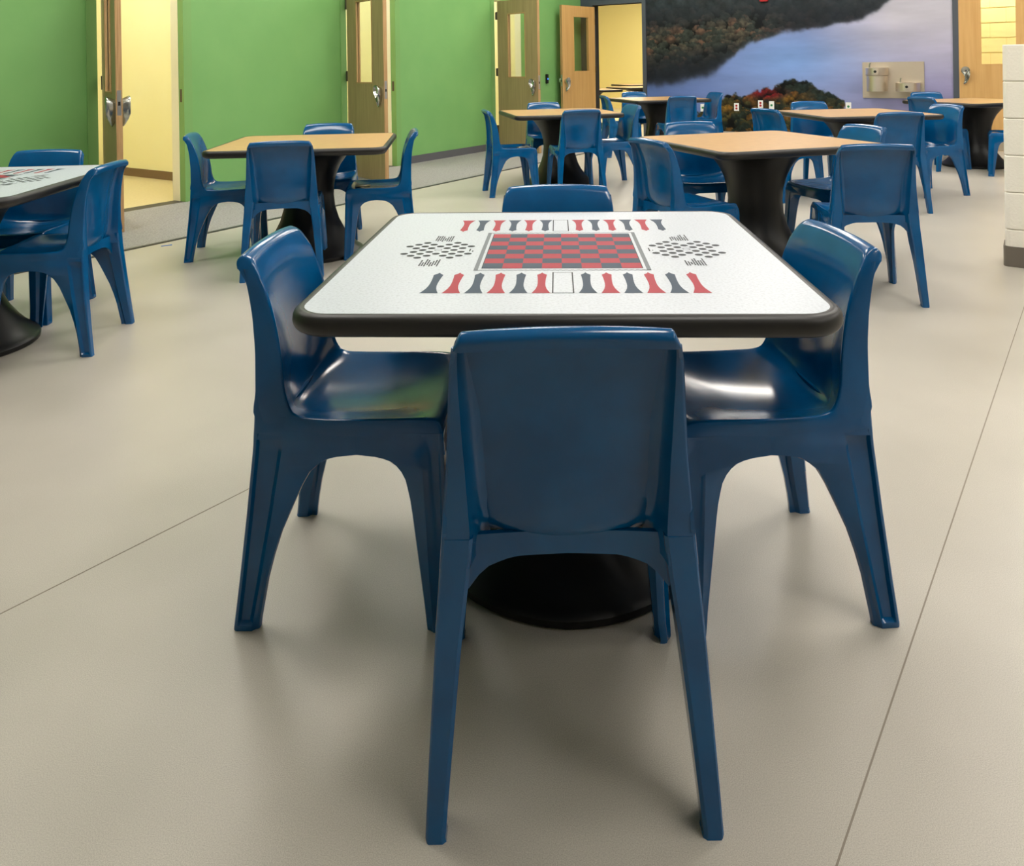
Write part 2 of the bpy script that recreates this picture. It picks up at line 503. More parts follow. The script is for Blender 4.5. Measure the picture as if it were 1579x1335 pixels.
# low cream block wall on the right
LU, LV = 5.44, -0.187
core = MB().box((LU + .012, LV + .012, 0), (LU + .188, LV + 2.3, 1.29), RW)
core = struct(core.build('wall_low', 'mortar'), 'low cream painted block wall')
for k in range(6):
    L0 = 0.0
    first = 0.4 if k % 2 == 0 else 0.2
    i = 0
    while L0 < 2.0:
        ln = first if i == 0 else 0.4
        b = MB()
        r = 0.03 if i == 0 else 0.004
        hx, hy = ln / 2 - 0.002, 0.1
        ring = rrect(hx, hy, 0.006, 2)
        if i == 0:   # bullnose free end
            ring = [(hx, -hy), (hx, hy)] + [(-hx + .03 + .03 * math.cos(math.radians(90 + 15 * q)), hy - .03 + .03 * math.sin(math.radians(90 + 15 * q))) for q in range(7)] + [(-hx + .03 + .03 * math.cos(math.radians(180 + 15 * q)), -hy + .03 + .03 * math.sin(math.radians(180 + 15 * q))) for q in range(7)]
        zt = 0.2146
        rings = [[(x * s, y * s2, z) for x, y in ring] for z, s, s2 in ((0.002, 1 - .012, 1 - .035), (0.007, 1, 1), (zt - 0.005, 1, 1), (zt, 1 - .012, 1 - .035))]
        b.loft(rings)
        o = b.build('block', 'block', core, smooth=22)
        o.location = RW(LU + 0.1, LV + L0 + ln / 2, k * 0.2166)
        o.rotation_euler = (0, 0, -TH)
        L0 += ln; i += 1
ring = [(-1.13, -.106), (1.0, -.106), (1.0, .106), (-1.13, .106)]
bb = MB().prism(rrect(1.06, .108, .034, 5), 0.0, 0.118)
o = bb.build('base_strip', 'block_base', core, smooth=35)
o.location = RW(LU + 0.1, LV + 1.052, 0)
o.rotation_euler = (0, 0, -TH)

# ================================================================== MURAL (flat print on the back wall)
def mural():
    v0, v1, z0, z1 = D4[1] + 0.07, D5[0] - 0.06, 0.142, 2.7
    nx, nz = 430, 230
    vs = np.linspace(v0, v1, nx); zs = np.linspace(z0, z1, nz)
    V, Z = np.meshgrid(vs, zs)
    rng = np.random.RandomState(3)
    def vnoise(x, y, s, seed):
        g = np.random.RandomState(seed).rand(256, 256)
        X, Y = x * s + 100, y * s + 100
        xi, yi = np.floor(X).astype(int), np.floor(Y).astype(int)
        fx, fy = X - xi, Y - yi
        fx = fx * fx * (3 - 2 * fx); fy = fy * fy * (3 - 2 * fy)
        q = lambda a, b: g[a % 256, b % 256]
        return (q(xi, yi) * (1 - fx) + q(xi + 1, yi) * fx) * (1 - fy) + (q(xi, yi + 1) * (1 - fx) + q(xi + 1, yi + 1) * fx) * fy
    def fbm(x, y, s, seed, o=4):
        t = 0; a = 0.5; n = 0
        for k in range(o):
            t = t + a * vnoise(x, y, s * 2 ** k, seed + k); n += a; a *= 0.55
        return t / n
    def blobs(n, box, rmin, rmax, seed):
        """overlapping tree crowns: per-point crown shade and id"""
        r = np.random.RandomState(seed)
        shade = np.zeros_like(V); idn = np.zeros_like(V)
        c = np.c_[r.uniform(box[0], box[1], n), r.uniform(box[2], box[3], n)]
        c = c[np.argsort(-c[:, 1])]
        R = r.uniform(rmin, rmax, n)
        wob = (fbm(V, Z, 30, seed + 9, 3) - .5) * 0.6
        for (a, b), q in zip(c, R):
            d = np.sqrt(((V - a) / 1.15) ** 2 + (Z - b) ** 2) / q + wob
            m = d < 1
            sh = 0.35 + 0.75 * np.clip((Z - b) / q * .6 + .5, 0, 1) - .25 * d
            shade = np.where(m, sh, shade)
            idn = np.where(m, r.rand(), idn)
        return shade, idn
    C3 = lambda r, g, b: np.array([(x / 255.0) for x in (r, g, b)])
    # misty water
    t = np.clip((V + 5.44) / 4.5, 0, 1)
    h = np.clip((Z - 0.3) / 1.8, 0, 1)
    blue, mid, lav, pale = C3(112, 138, 196), C3(146, 168, 216), C3(176, 172, 202), C3(204, 202, 214)
    e = lambda a: a[..., None]
    fog = blue * e(1 - t) + lav * e(t)
    k = np.exp(-((V + 3.1) / 0.9) ** 2 - ((Z - 1.25) / 0.45) ** 2)
    fog = fog * (1 - e(k) * .8) + C3(138, 172, 226) * e(k) * .8
    k = np.clip((V + 2.9) / 1.2, 0, 1) * np.clip((Z - 0.9) / 0.9, 0, 1)
    fog = fog * (1 - e(k)) + pale * e(k)
    k = np.clip((V + 2.4) / 1.3, 0, 1) * np.clip((1.05 - Z) / 0.6, 0, 1)
    fog = fog * (1 - .75 * e(k)) + C3(112, 106, 142) * .75 * e(k)
    k = np.clip((1.0 - Z) / .35, 0, 1) * np.clip((-4.2 - V) / 1.0, 0, 1)
    fog = fog * (1 - .55 * e(k)) + C3(96, 112, 156) * .55 * e(k)
    wisp = fbm(V * .35, Z * 1.6, 3.2, 50, 5)
    fog = fog * e(0.90 + 0.2 * wisp)
    # far forest slope
    fx = [-5.6, -5.44, -4.94, -4.5, -4.24, -4.03, -3.87, -3.67, -3.42, -3.18, -2.81, -2.44, -2.18, -1.97, -1.84, -1.74, -1.4, -.8]
    fz = [.84, .85, .90, 1.0, 1.1, 1.28, 1.43, 1.54, 1.61, 1.65, 1.69, 1.77, 1.80, 1.88, 1.97, 2.05, 2.25, 2.6]
    edge = np.interp(V, fx, fz) + (fbm(V, Z, 5, 80, 4) - .5) * .11
    soft = np.interp(V, [-5.4, -4.3, -3.8, -2], [.10, .08, .035, .04])
    mf = 1 / (1 + np.exp(-(Z - edge) / (soft * .35)))
    sh, idn = blobs(1900, (-5.6, -1.2, 1.0, 2.75), .03, .085, 4)
    band = np.exp(-((Z - 1.62 - .1 * (V + 4.6)) / .30) ** 2) * np.clip((-3.2 - V) / .9 + .3, .12, 1)
    warm = C3(150, 104, 74); tan = C3(112, 100, 76); grn = C3(66, 76, 62); dark = C3(28, 34, 46)
    pick = e(idn)
    crown = np.where(pick > .82, warm, np.where(pick > .45, tan, grn))
    crown = crown * e(np.clip(sh, 0, 1.1)) * e(.45 + .8 * fbm(V, Z, 26, 140, 3))
    lit = e(np.clip(band * 1.1, 0, 1))
    forest = dark * e(.75 + .5 * fbm(V, Z, 9, 120, 4)) * (1 - lit * .75) + crown * lit * .95
    up = e(np.clip((Z - 1.85) / .35, 0, 1))
    forest = forest * (1 - up) + (C3(46, 58, 66) * e(.45 + .75 * fbm(V, Z, 10, 200, 4)) + crown * .12) * up
    rgb = fog * e(1 - mf) + forest * e(mf)
    # island of autumn trees
    ix = [-5.45, -4.75, -4.62, -4.46, -4.19, -4.09, -3.93, -3.88, -3.78, -3.63, -3.48, -3.39, -3.34, -3.24, -3.08, -2.98, -2.91, -2.77, -2.66, -2.46, -2.35, -2.30]
    iz = [.05, .10, .36, .50, .60, .71, .73, .66, .70, .77, .82, .79, .85, .91, .96, .92, .94, .86, .78, .72, .64, .1]
    ie = np.interp(V, ix, iz) + (fbm(V, Z, 16, 300, 3) - .5) * .10
    right = np.interp(Z, [.0, .2, .4, .62, 1.0], [-2.50, -2.50, -2.42, -2.31, -2.31]) + (fbm(V, Z, 14, 320, 3) - .5) * .1
    mi = (1 / (1 + np.exp(-(ie - Z) / .006))) * (1 / (1 + np.exp(-(right - V) / .008)))
    sh2, id2 = blobs(700, (-5.3, -2.2, .1, 1.0), .03, .085, 11)
    base = np.where(e(id2) > .75, C3(120, 92, 52), np.where(e(id2) > .5, C3(86, 84, 54), C3(46, 58, 50)))
    red = np.exp(-((V + 3.47) / .24) ** 2 - ((Z - .74) / .075) ** 2)
    base = base * (1 - e(np.clip(red * 1.2, 0, 1))) + C3(156, 40, 48) * e(np.clip(red * 1.2, 0, 1))
    org = np.exp(-((V + 3.12) / .10) ** 2 - ((Z - .64) / .07) ** 2) + .6 * np.exp(-((V + 4.1) / .16) ** 2 - ((Z - .5) / .09) ** 2)
    base = base * (1 - e(np.clip(org, 0, .85))) + C3(190, 138, 58) * e(np.clip(org, 0, .85))
    dk = np.clip((V + 3.05) / .25, 0, 1) * np.clip((Z - .55) / .2, 0, 1) + np.clip((Z - .84) / .06, 0, 1)
    base = base * (1 - .75 * e(np.clip(dk, 0, 1))) + C3(34, 46, 46) * .75 * e(np.clip(dk, 0, 1))
    isl = base * e(np.clip(sh2, .12, 1.1)) * e(.5 + .85 * fbm(V, Z, 30, 400, 3))
    rgb = rgb * e(1 - mi) + isl * e(mi)
    lum = rgb.mean(-1, keepdims=True)
    sat_ = 1.22 - .42 * e(mf * (1 - mi))
    rgb = np.clip((lum + (rgb - lum) * sat_) * .92, 0, 1)
    rgb = np.where(rgb <= .04045, rgb / 12.92, ((rgb + .055) / 1.055) ** 2.4)
    co = np.empty((nx * nz, 3))
    U_ = UM - 0.004
    co[:, 0] = (U_ * ST + V * CT).ravel(); co[:, 1] = (U_ * CT - V * ST).ravel(); co[:, 2] = Z.ravel()
    I = np.arange(nx * nz).reshape(nz, nx)
    fs = np.stack([I[:-1, :-1], I[1:, :-1], I[1:, 1:], I[:-1, 1:]], -1).reshape(-1, 4)
    fs = fs[:, ::-1]
    me = bpy.data.meshes.new('wall_mural')
    me.vertices.add(len(co)); me.vertices.foreach_set('co', co.ravel())
    me.loops.add(fs.size); me.loops.foreach_set('vertex_index', fs.ravel().astype(np.int32))
    me.polygons.add(len(fs)); me.polygons.foreach_set('loop_start', np.arange(0, fs.size, 4, dtype=np.int32))
    me.update(calc_edges=True); me.validate()
    at = me.color_attributes.new('print', 'FLOAT_COLOR', 'POINT')
    at.data.foreach_set('color', np.c_[rgb.reshape(-1, 3), np.ones(nx * nz)].ravel())
    m = mat('mural_print', (128, 128, 128), 0.5, spec=0.2)
    nt = m.node_tree
    a = nt.nodes.new('ShaderNodeAttribute'); a.attribute_name = 'print'
    nt.links.new(a.outputs['Color'], nt.nodes['Principled BSDF'].inputs['Base Color'])
    me.materials.append(m)
    o = link('wall_mural', me)
    tag(o, 'large photo mural of a misty river between autumn woods', 'mural')
mural()

# ================================================================== CHAIR
def catmull(P, n):
    P = np.asarray(P, float)
    Q = np.vstack([2 * P[0] - P[1], P, 2 * P[-1] - P[-2]])
    out = []
    for i in range(1, len(Q) - 2):
        for k in range(n):
            t = k / n
            a, b, c, d = Q[i - 1], Q[i], Q[i + 1], Q[i + 2]
            out.append(.5 * ((2 * b) + (-a + c) * t + (2 * a - 5 * b + 4 * c - d) * t * t + (-a + 3 * b - 3 * c + d) * t ** 3))
    out.append(P[-1])
    return np.array(out)
ip = np.interp
ZW = [0, .08, .2, .3, .375, .45, .525, .575, .7, .76, .80]
WW = [.236, .232, .225, .219, .213, .207, .201, .197, .191, .186, .178]
def cw(z): return float(ip(z, ZW, WW))
def cxr(z): return float(ip(z, [0, .1, .25, .385, .5, .6, .68, .74, .80], [-.25, -.238, -.222, -.208, -.205, -.207, -.214, -.226, -.243]))
# knots: centre x,z | edge x,z | half width | flange end x,y,z
KN = [(-.258, .784, -.254, .778, .163, -.250, .172, .778),
      (-.261, .803, -.256, .795, .162, -.251, .173, .779),
      (-.246, .814, -.243, .807, .161, -.250, .174, .780),
      (-.226, .806, -.222, .798, .165, -.247, .176, .778),
      (-.214, .785, -.208, .779, .173, -.238, .179, .766),
      (-.200, .740, -.189, .740, .180, -.226, .183, .740),
      (-.185, .660, -.163, .660, .185, -.212, .188, .660),
      (-.180, .580, -.148, .580, .189, -.206, .192, .580),
      (-.178, .510, -.140, .510, .194, -.205, .1975, .510),
      (-.170, .455, -.126, .468, .199, -.206, .2035, .452),
      (-.146, .426, -.105, .453, .202, -.155, .2075, .428),
      (-.085, .417, -.06, .449, .205, -.06, .2095, .412),
      (0.0, .415, 0.0, .448, .206, 0.0, .2095, .410),
      (.08, .419, .08, .449, .205, .08, .2095, .410),
      (.15, .430, .15, .449, .203, .15, .2095, .410),
      (.195, .437, .19, .445, .200, .196, .209, .412),
      (.212, .430, .206, .434, .199, .207, .209, .412),
      (.218, .40, .213, .40, .2, .213, .209, .40),
      (.220, .385, .215, .372, .2, .215, .209, .372)]
for i_, k_ in enumerate(KN):     # trim the back: a little wider, top a little lower
    if i_ <= 9:
        k_ = list(k_)
        q_ = .005 * min(1.0, (10 - i_) / 2)
        k_[4] += q_; k_[6] += q_
        dz_ = -.006 * max(0.0, min(1.0, (6 - i_) / 2))
        for n_ in (1, 3, 7):
            k_[n_] += dz_
        KN[i_] = tuple(k_)
def chair_meshes():
    K = catmull(KN, 4)
    T = [-1, -.93, -.82, -.68, -.5, -.3, -.1, .1, .3, .5, .68, .82, .93, 1]
    def rows(lo, hi):
        out = []
        for q in K[lo:hi + 1]:
            cx_, cz_, ex, ez, wd, fx_, fy_, fz_ = q
            row = []
            def fl(s):
                e = np.array([ex, s * wd, ez]); f = np.array([fx_, s * fy_, fz_])
                d = np.array([0.0, s * 1.0, 0.0])
                pts = [f, e * .35 + f * .65 + d * .0015, e * .72 + f * .28 + d * .0022, e * .90 + f * .10 + d * .0016]
                return [tuple(p) for p in pts]
            row += fl(-1)
            for t in T:
                b = abs(t) ** 2.4
                row.append((cx_ * (1 - b) + ex * b, wd * t, cz_ * (1 - b) + ez * b))
            row += fl(1)[::-1]
            out.append(row)
        return out
    G_ = np.array(rows(0, len(K) - 1))                 # rows x columns x 3
    du = np.gradient(G_, axis=0); dv = np.gradient(G_, axis=1)
    N_ = np.cross(dv, du)
    N_ /= np.linalg.norm(N_, axis=2, keepdims=True) + 1e-12
    mid = G_.shape[1] // 2
    if N_[12 * 4, mid, 2] < 0:
        N_ = -N_
    def shell(name, lo, hi, th):
        nr, nc = hi - lo + 1, G_.shape[1]
        out = G_[lo:hi + 1].reshape(-1, 3); nn = N_[lo:hi + 1].reshape(-1, 3)
        vs = np.vstack([out, out - nn * th])
        o = nr * nc
        fs = []; kind = []
        for r in range(nr - 1):
            for c in range(nc - 1):
                a, b, d, e = r * nc + c, r * nc + c + 1, (r + 1) * nc + c + 1, (r + 1) * nc + c
                fs.append((a, b, d, e)); kind.append(0)
                fs.append((o + e, o + d, o + b, o + a)); kind.append(1)
            for c in (0, nc - 1):
                a, e = r * nc + c, (r + 1) * nc + c
                fs.append((a, e, o + e, o + a) if c == 0 else (e, a, o + a, o + e)); kind.append(2)
        for r, fl_ in ((0, lo == 0), (nr - 1, hi == len(K) - 1)):
            if fl_:
                for c in range(nc - 1):
                    a, b = r * nc + c, r * nc + c + 1
                    fs.append((b, a, o + a, o + b) if r == 0 else (a, b, o + b, o + a)); kind.append(2)
        # winding follows the outward normals
        f0 = fs[(nr // 2 * (nc - 1) + mid) * 2] if False else fs[0]
        q = vs[list(fs[2 * (mid)])]
        fn = np.cross(q[1] - q[0], q[2] - q[0])
        if fn @ nn[fs[2 * mid][0]] < 0:
            fs = [f[::-1] for f in fs]
        me = bpy.data.meshes.new(name)
        me.from_pydata([tuple(map(float, p)) for p in vs], [], fs)
        me.materials.append(M_['blue'])
        me.polygons.foreach_set('use_smooth', [True] * len(fs))
        me.update()
        ln = []
        for pl, k in zip(me.polygons, kind):
            for vi in pl.vertices:
                n3 = nn[vi % o]
                ln.append(tuple(n3) if k == 0 else tuple(-n3) if k == 1 else tuple(pl.normal))
        me.normals_split_custom_set(ln)
        return me
    back = shell('backrest', 0, 9 * 4, .007)
    seat = shell('seat', 9 * 4, len(K) - 1, .007)
    def leg(rear, s):
        zs = [0, .006, .0125, .018, .05, .1, .15, .2, .24, .27, .295, .315, .333, .347, .357, .364, .369, .373, .395, .418]
        if rear: zs += [.43, .452]
        rings = []
        for z in zs:
            yo = cw(z)
            rec = .010 if (.015 < z < .417) else 0.0
            if z <= .0001: yo -= .002
            dep = float(ip(z, [0, .1, .25, .4], [.032, .036, .042, .05]))
            if rear:
                a = cxr(z) - float(ip(z, [.25, .38], [0, .002]))
                xa = float(ip(z, [0, .027, .121, .2, .263, .3, .334, .355, .367, .373], [-.195, -.192, -.175, -.149, -.121, -.104, -.083, -.058, -.03, .02]))
                if z > .42: xa = -.135; yo -= .001
                xm = a + float(ip(z, [0, .42], [.030, .058])); d = 1
            else:
                a = float(ip(z, [0, .1, .3, .4], [.226, .221, .215, .212]))
                xa = float(ip(z, [0, .078, .263, .315, .342, .36, .368, .373], [.172, .162, .137, .125, .112, .088, .06, .02]))
                xm = a - float(ip(z, [0, .42], [.028, .04])); d = -1
                rec *= .5
            th_ = .018
            sl = float(ip(z, [0, .05, .30, .37], [.006, .010, .010, 0.0]))
            top = z >= .3729
            if top:
                xa += d * .006
            pts = [(a, yo - .004), (a + d * .003, yo - .001), (a + d * .008, yo), (a + d * .0125, yo - rec), (xm, yo - rec), (xm + d * .010, yo),
                   (xa - d * .008, yo - sl - .0005), (xa - d * .002, yo - sl - (.001 if top else .003)), (xa, yo - sl - (.001 if top else .008)), (xa, yo - sl - th_), (xm + d * .010, yo - th_ - .006),
                   (xm, yo - dep), (a + d * .005, yo - dep), (a, yo - dep + .006)]
            if rear is False:
                pass
            rings.append([(x, s * y, z) for x, y in pts])
        return MB().loft(rings).mesh('leg', 'blue', smooth=32)
    legs = [leg(r, s) for r in (True, False) for s in (1, -1)]
    # cross aprons under the seat
    def apron(x, zt, drop, n):
        rings = []
        for k in range(25):
            y = -.198 + .396 * k / 24
            ay = abs(y)
            zb = float(ip(ay, [0, .09, .13, .155, .17, .198], [.402, .400, .388, .368, .345, .335])) if drop else float(ip(ay, [0, .11, .145, .165, .175, .198], [.375, .373, .36, .335, .31, .30]))
            xx = x + .014 * (1 - (ay / .198) ** 2)
            rings.append([(xx - .005, y, zb), (xx - .005, y, zt), (xx + .005, y, zt), (xx + .005, y, zb)])
        return MB().loft(rings).mesh(n, 'blue', smooth=40)
    kz = [k[1] for k in KN[3:11]][::-1]; kc = [k[0] for k in KN[3:11]][::-1]; ke = [k[2] for k in KN[3:11]][::-1]; kw = [k[4] for k in KN[3:11]][::-1]
    def flange(s):
        """thickening that carries the rear leg up behind the backrest"""
        rings = []
        for k in range(19):
            z = .405 + .368 * k / 18
            w_, xr_ = cw(z) + .0003, cxr(z) - .0015
            dep = float(ip(z, [.40, .46, .52, .60, .70, .773], [.050, .046, .037, .026, .016, .010]))
            run = float(ip(z, [.40, .50, .65, .773], [.030, .034, .030, .012]))
            c_, e_, wd = float(ip(z, kz, kc)), float(ip(z, kz, ke)), float(ip(z, kz, kw))
            def sx_(y):
                b = min(1.0, abs(y) / wd) ** 2.4
                return c_ * (1 - b) + e_ * b - .004
            y2, y3 = w_ - dep, w_ - dep - run
            P0 = np.array([xr_ + .001, y2]); P2 = np.array([sx_(y3) - .0025, y3])
            yc = y2 - .42 * run
            P1 = np.array([sx_(yc) - .006, yc])
            bz = [tuple(P0 * (1 - t) ** 2 + P1 * 2 * t * (1 - t) + P2 * t * t) for t in (0, .2, .4, .6, .8, 1)]
            ym = (y2 + y3) / 2
            rings.append([(x, s * y, z) for x, y in [(xr_ + .005, w_), (xr_ + .0008, w_ - .002), (xr_, w_ - .006)] + bz + [(sx_(y3) + .003, y3 + .002), (sx_(ym) + .001, ym), (sx_(w_ - .014), w_ - .014), (sx_(w_ - .008) - .006, w_ - .006)]])
        return MB().loft(rings).mesh('side_flange', 'blue', smooth=55)
    return back, seat, legs, apron(-.174, .44, True, 'rear_apron'), apron(.202, .42, False, 'front_apron'), [flange(1), flange(-1)]
CH = chair_meshes()
def make_chair():
    r = empty('stacking_chair')
    bk = link('backrest', CH[0], r)
    st = link('seat', CH[1], r)
    for me in CH[2]:
        link('leg', me, r)
    for me in CH[5]:
        link('side_flange', me, bk)
    link('rear_apron', CH[3], st)
    link('front_apron', CH[4], st)
    return r
PROTO = make_chair()
used = [False]
def chair(x, y, deg, label, group=None):
    o = copy_tree(PROTO) if used[0] else PROTO
    used[0] = True
    o.location = (x, y, 0)
    o.rotation_euler = (0, 0, math.radians(deg))
    tag(o, label, 'chair', group)
    return o

# ================================================================== TABLES
def table_meshes():
    top = MB().prism(rrect(.525, .525, .062, 8), -.006, 0.0)
    edge_rings = []
    for ins, z in ((.019, 0.0), (.014, .0012), (.007, 0.0), (-.001, -.006), (-.004, -.014), (-.005, -.022), (-.003, -.031), (.002, -.038), (.010, -.043), (.022, -.045)):
        edge_rings.append([(x, y, z) for x, y in rrect(.5435 - ins, .5435 - ins, .083 - ins, 8)])
    edge = MB()
    edge.loft(edge_rings, cap=False)
    n = len(edge_rings[0])
    edge.add([(x, y, -.045) for x, y in rrect(.5215, .5215, .061, 8)], [tuple(range(n))])
    ped = MB()
    prof = [(0, .342), (.006, .350), (.022, .351), (.03, .344), (.034, .334), (.06, .302), (.10, .264), (.15, .226), (.22, .190), (.3, .166), (.38, .156), (.45, .160), (.52, .176), (.58, .203), (.63, .238), (.665, .27), (.69, .30), (.695, .31)]
    ped.loft([[(x, y, z) for x, y in sup(r, float(np.interp(z, [0, .10, .3, .5], [1.85, 1.9, 2.1, 2.4])), 48)] for z, r in prof])
    return (top, edge.mesh('edge_band', 'edge', smooth=60), ped.mesh('pedestal', 'pedestal', smooth=40))
TB = table_meshes()
TOPS = {k: TB[0].mesh('tabletop', k) for k in ('oak_top', 'white_top')}
def table(x, y, deg, kind, label, group=None, z=.74):
    r = empty('pedestal_table', (x, y, 0), math.radians(deg))
    t = link('tabletop', TOPS[kind], r); t.location = (0, 0, z)
    e = link('edge_band', TB[1], r); e.location = (0, 0, z)
    link('pedestal', TB[2], r)
    tag(r, label, 'table', group)
    return r
def prints(root, z=.7404):
    """flat game print on a white tabletop: checkerboard, backgammon points, two peg boards"""
    c = MB()
    s = .378 / 8; oy = .006
    for i in range(8):
        for j in range(8):
            x0, y0 = -.189 + i * s, -.189 + oy + j * s
            c.add([(x0, y0, z), (x0 + s, y0, z), (x0 + s, y0 + s, z), (x0, y0 + s, z)], [(0, 1, 2, 3)], 1 if (i + j) % 2 else 0)
    c.build('checkerboard_print', ['slate_ink', 'red_ink'], root)
    f = MB()
    q = lambda x0, y0, x1, y1: f.add([(x0, y0, z), (x1, y0, z), (x1, y1, z), (x0, y1, z)], [(0, 1, 2, 3)])
    y0, y1 = -.204, .212
    for xa_ in (-.208, .198):
        MB().add([(xa_, y0, z), (xa_ + .010, y0, z), (xa_ + .010, y1, z), (xa_, y1, z)], [(0, 1, 2, 3)]).build('border_bar_print', 'grey_ink', root)
    n = 60
    for k in range(n):
        xa = -.208 + .416 * k / n
        for yy in (y0, y1 - .005):
            o_ = .0022 if k % 2 else 0
            q(xa, yy + o_, xa + .416 / n, yy + o_ + .0035)
    for k in (-.191,):
        q(-.191, -.185, -.189, .197); q(.189, -.185, .191, .197); q(-.191, -.185, .191, -.183); q(-.191, .195, .191, .197)
    for xa, ya, xb, yb_ in ((-.022, -.388, .025, -.220), (-.024, .232, .023, .397)):
        for a in ((xa, ya, xb, ya + .003), (xa, yb_ - .003, xb, yb_), (xa, ya, xa + .003, yb_), (xb - .003, ya, xb, yb_)):
            q(*a)
    f.build('board_border_print', 'black_ink', root)
    half = [(.020, 0), (.0150, .018), (.0112, .036), (.0090, .056), (.0084, .075), (.0088, .10), (.0098, .125), (.0112, .146)]
    outline = half + [(0.004, .156), (0, .166), (-.004, .156)] + [(-x, y) for x, y in half[::-1]]
    for base, sg in ((-.388, 1), (.397, -1)):
        for k in range(13):
            if k == 6: continue
            xc = -.284 + .0477 * k + (.004 if k > 6 else 0)
            kk = k if k < 6 else k + 1
            col = 'slate_ink' if (kk % 2 == 0) == (sg > 0) else 'red_ink'
            pp = [(xc + x, base + sg * y, z) for x, y in outline]
            m = MB()
            # strip quads so the waisted outline is filled without folds
            L = [(xc + x, base + sg * y, z) for x, y in half]
            Rr = [(xc - x, base + sg * y, z) for x, y in half]
            for a in range(len(half) - 1):
                m.add([L[a], L[a + 1], Rr[a + 1], Rr[a]], [(0, 1, 2, 3)])
            m.add([L[-1], (xc + .004, base + sg * .156, z), (xc, base + sg * .166, z), (xc - .004, base + sg * .156, z), Rr[-1]], [(0, 1, 2, 3, 4)])
            m.build('backgammon_point', col, root)
    for sx in (-1, 1):
        m = MB()
        cx_, cy_ = sx * .322, .005
        for j in range(-4, 5):
            for i in range(-4, 5):
                if (i + j) % 2 or (i == 0 and j == 0) or abs(i) + abs(j) > 6 or (abs(j) == 4 and abs(i) != 2) or (abs(i) == 4 and abs(j) != 2) :
                    continue
                ring = [(cx_ + i * .0206 + .0102 * math.cos(t), cy_ + j * .0206 + .0102 * math.sin(t), z) for t in [2 * math.pi * k / 14 for k in range(14)]]
                m.add(ring, [tuple(range(14))])
        for k in range(16):   # empty centre ring
            a0, a1 = 2 * math.pi * k / 16, 2 * math.pi * (k + 1) / 16
            m.add([(cx_ + r_ * math.cos(t), cy_ + r_ * math.sin(t), z) for r_, t in ((.0102, a0), (.0102, a1), (.0085, a1), (.0085, a0))], [(0, 1, 2, 3)])
        m.build('peg_board_print', 'black_ink', root)
        m = MB()
        rr = random.Random(5 + sx)
        def bars(x0, y0, y1, n):
            for k in range(n):
                xa = x0 + k * .0062
                g = rr.choice((0, 0, .008, .02, .03)); h = rr.choice((0, .004, .012, .0))
                lo, hi = y0 + h, y1 - g
                ya = lo
                while ya < hi - .004:
                    yb_ = min(hi, ya + rr.uniform(.006, .016))
                    m.add([(xa, ya, z), (xa + .0036, ya, z), (xa + .0036, yb_, z), (xa, yb_, z)], [(0, 1, 2, 3)])
                    ya = yb_ + .0016
        bars(cx_ - .025, cy_ + .098, cy_ + .170, 8)
        bars(cx_ - .025, cy_ - .168, cy_ - .098, 8)
        bars(cx_ + .094 * (1 if sx < 0 else -1) - .004, cy_ - .02, cy_ + .022, 1)
        bars(cx_ + .086 * (1 if sx < 0 else -1) - .004, cy_ - .016, cy_ + .020, 1)
        m.build('caption_print', 'black_ink', root)['kind'] = 'stuff'

t1 = table(.108, 2.05, -2.9, 'white_top', 'white game table with checkerboard print, surrounded by four chairs')
prints(t1)
t2 = table(-2.55, 3.54, 4, 'white_top', 'white game table with game print, standing close to the green wall')
prints(t2)
OAK = 'oak tables on black pedestals'
table(-1.39, 5.25, 5, 'oak_top', 'oak-top table by the grey walkway, opposite two open doors', OAK)
table(.42, 8.12, 10.5, 'oak_top', 'oak-top table in front of the grey-oak door with card reader', OAK)
table(1.93, 10.85, 15, 'oak_top', 'oak-top table between the amber open door and the mural', OAK)
table(1.45, 4.86, 17, 'oak_top', 'oak-top table standing next to the checkerboard table', OAK)
table(3.11, 7.3, 6, 'oak_top', 'oak-top table in front of the autumn island of the mural', OAK)
table(5.2, 9.0, 15, 'oak_top', 'oak-top table before the closed amber door, by the block wall', OAK)
FAR = 'tables in the far yellow room'
for x, y, a in ((1.35, 15.2, 12), (2.55, 16.4, 20), (2.9, 18.6, 15)):
    table(x, y, a, 'oak_top', 'oak-top table inside the far yellow room', FAR)

C = chair
C(.072, 1.49, 90, 'blue plastic chair with its back turned, in front of the white game table')
C(-.378, 1.945, -2, 'blue plastic chair tucked under the checkerboard table on its walkway side')
C(.54, 1.915, 184, 'blue plastic chair tucked under the checkerboard table on its block wall side')
C(.12, 2.49, 267, 'blue plastic chair on the mural side of the checkerboard table')
C(-2.11, 3.60, 185, 'blue plastic chair on the open floor side of the white table by the green wall')
C(-2.53, 4.04, 272, 'blue plastic chair between the wall-side white table and the first doorway')
C(-1.94, 5.3, 12, 'blue plastic chair at the walkway oak table, beside the first doorway jamb')
C(-1.42, 4.81, 100, 'blue plastic chair with back turned at the walkway oak table')
c3r = C(-.93, 5.28, 189, 'blue plastic chair with a paper tag on its seat, at the walkway oak table')
C(-1.40, 5.75, 277, 'blue plastic chair behind the walkway oak table, before the green wall')
c4l = C(-.07, 7.58, 11, 'blue plastic chair with a paper tag on its seat, near the card reader door')
C(.545, 7.54, 102, 'blue plastic chair with back turned at the table before the card reader door')
C(.95, 8.02, 195, 'blue plastic chair at the card reader door table, facing the green wall')
C(.33, 8.63, 280, 'blue plastic chair behind the table at the card reader door')
C(2.05, 10.2, 98, 'blue plastic chair with back turned at the table beside the amber open door')
C(2.55, 11.0, 195, 'blue plastic chair against the mural beside the amber open door table')
C(1.76, 11.45, 280, 'blue plastic chair behind the table beside the amber open door')
C(1.38, 10.55, 8, 'blue plastic chair under the yellow far doorway')
C(1.80, 4.15, 84, 'blue plastic chair with back turned at the oak table behind the game table')
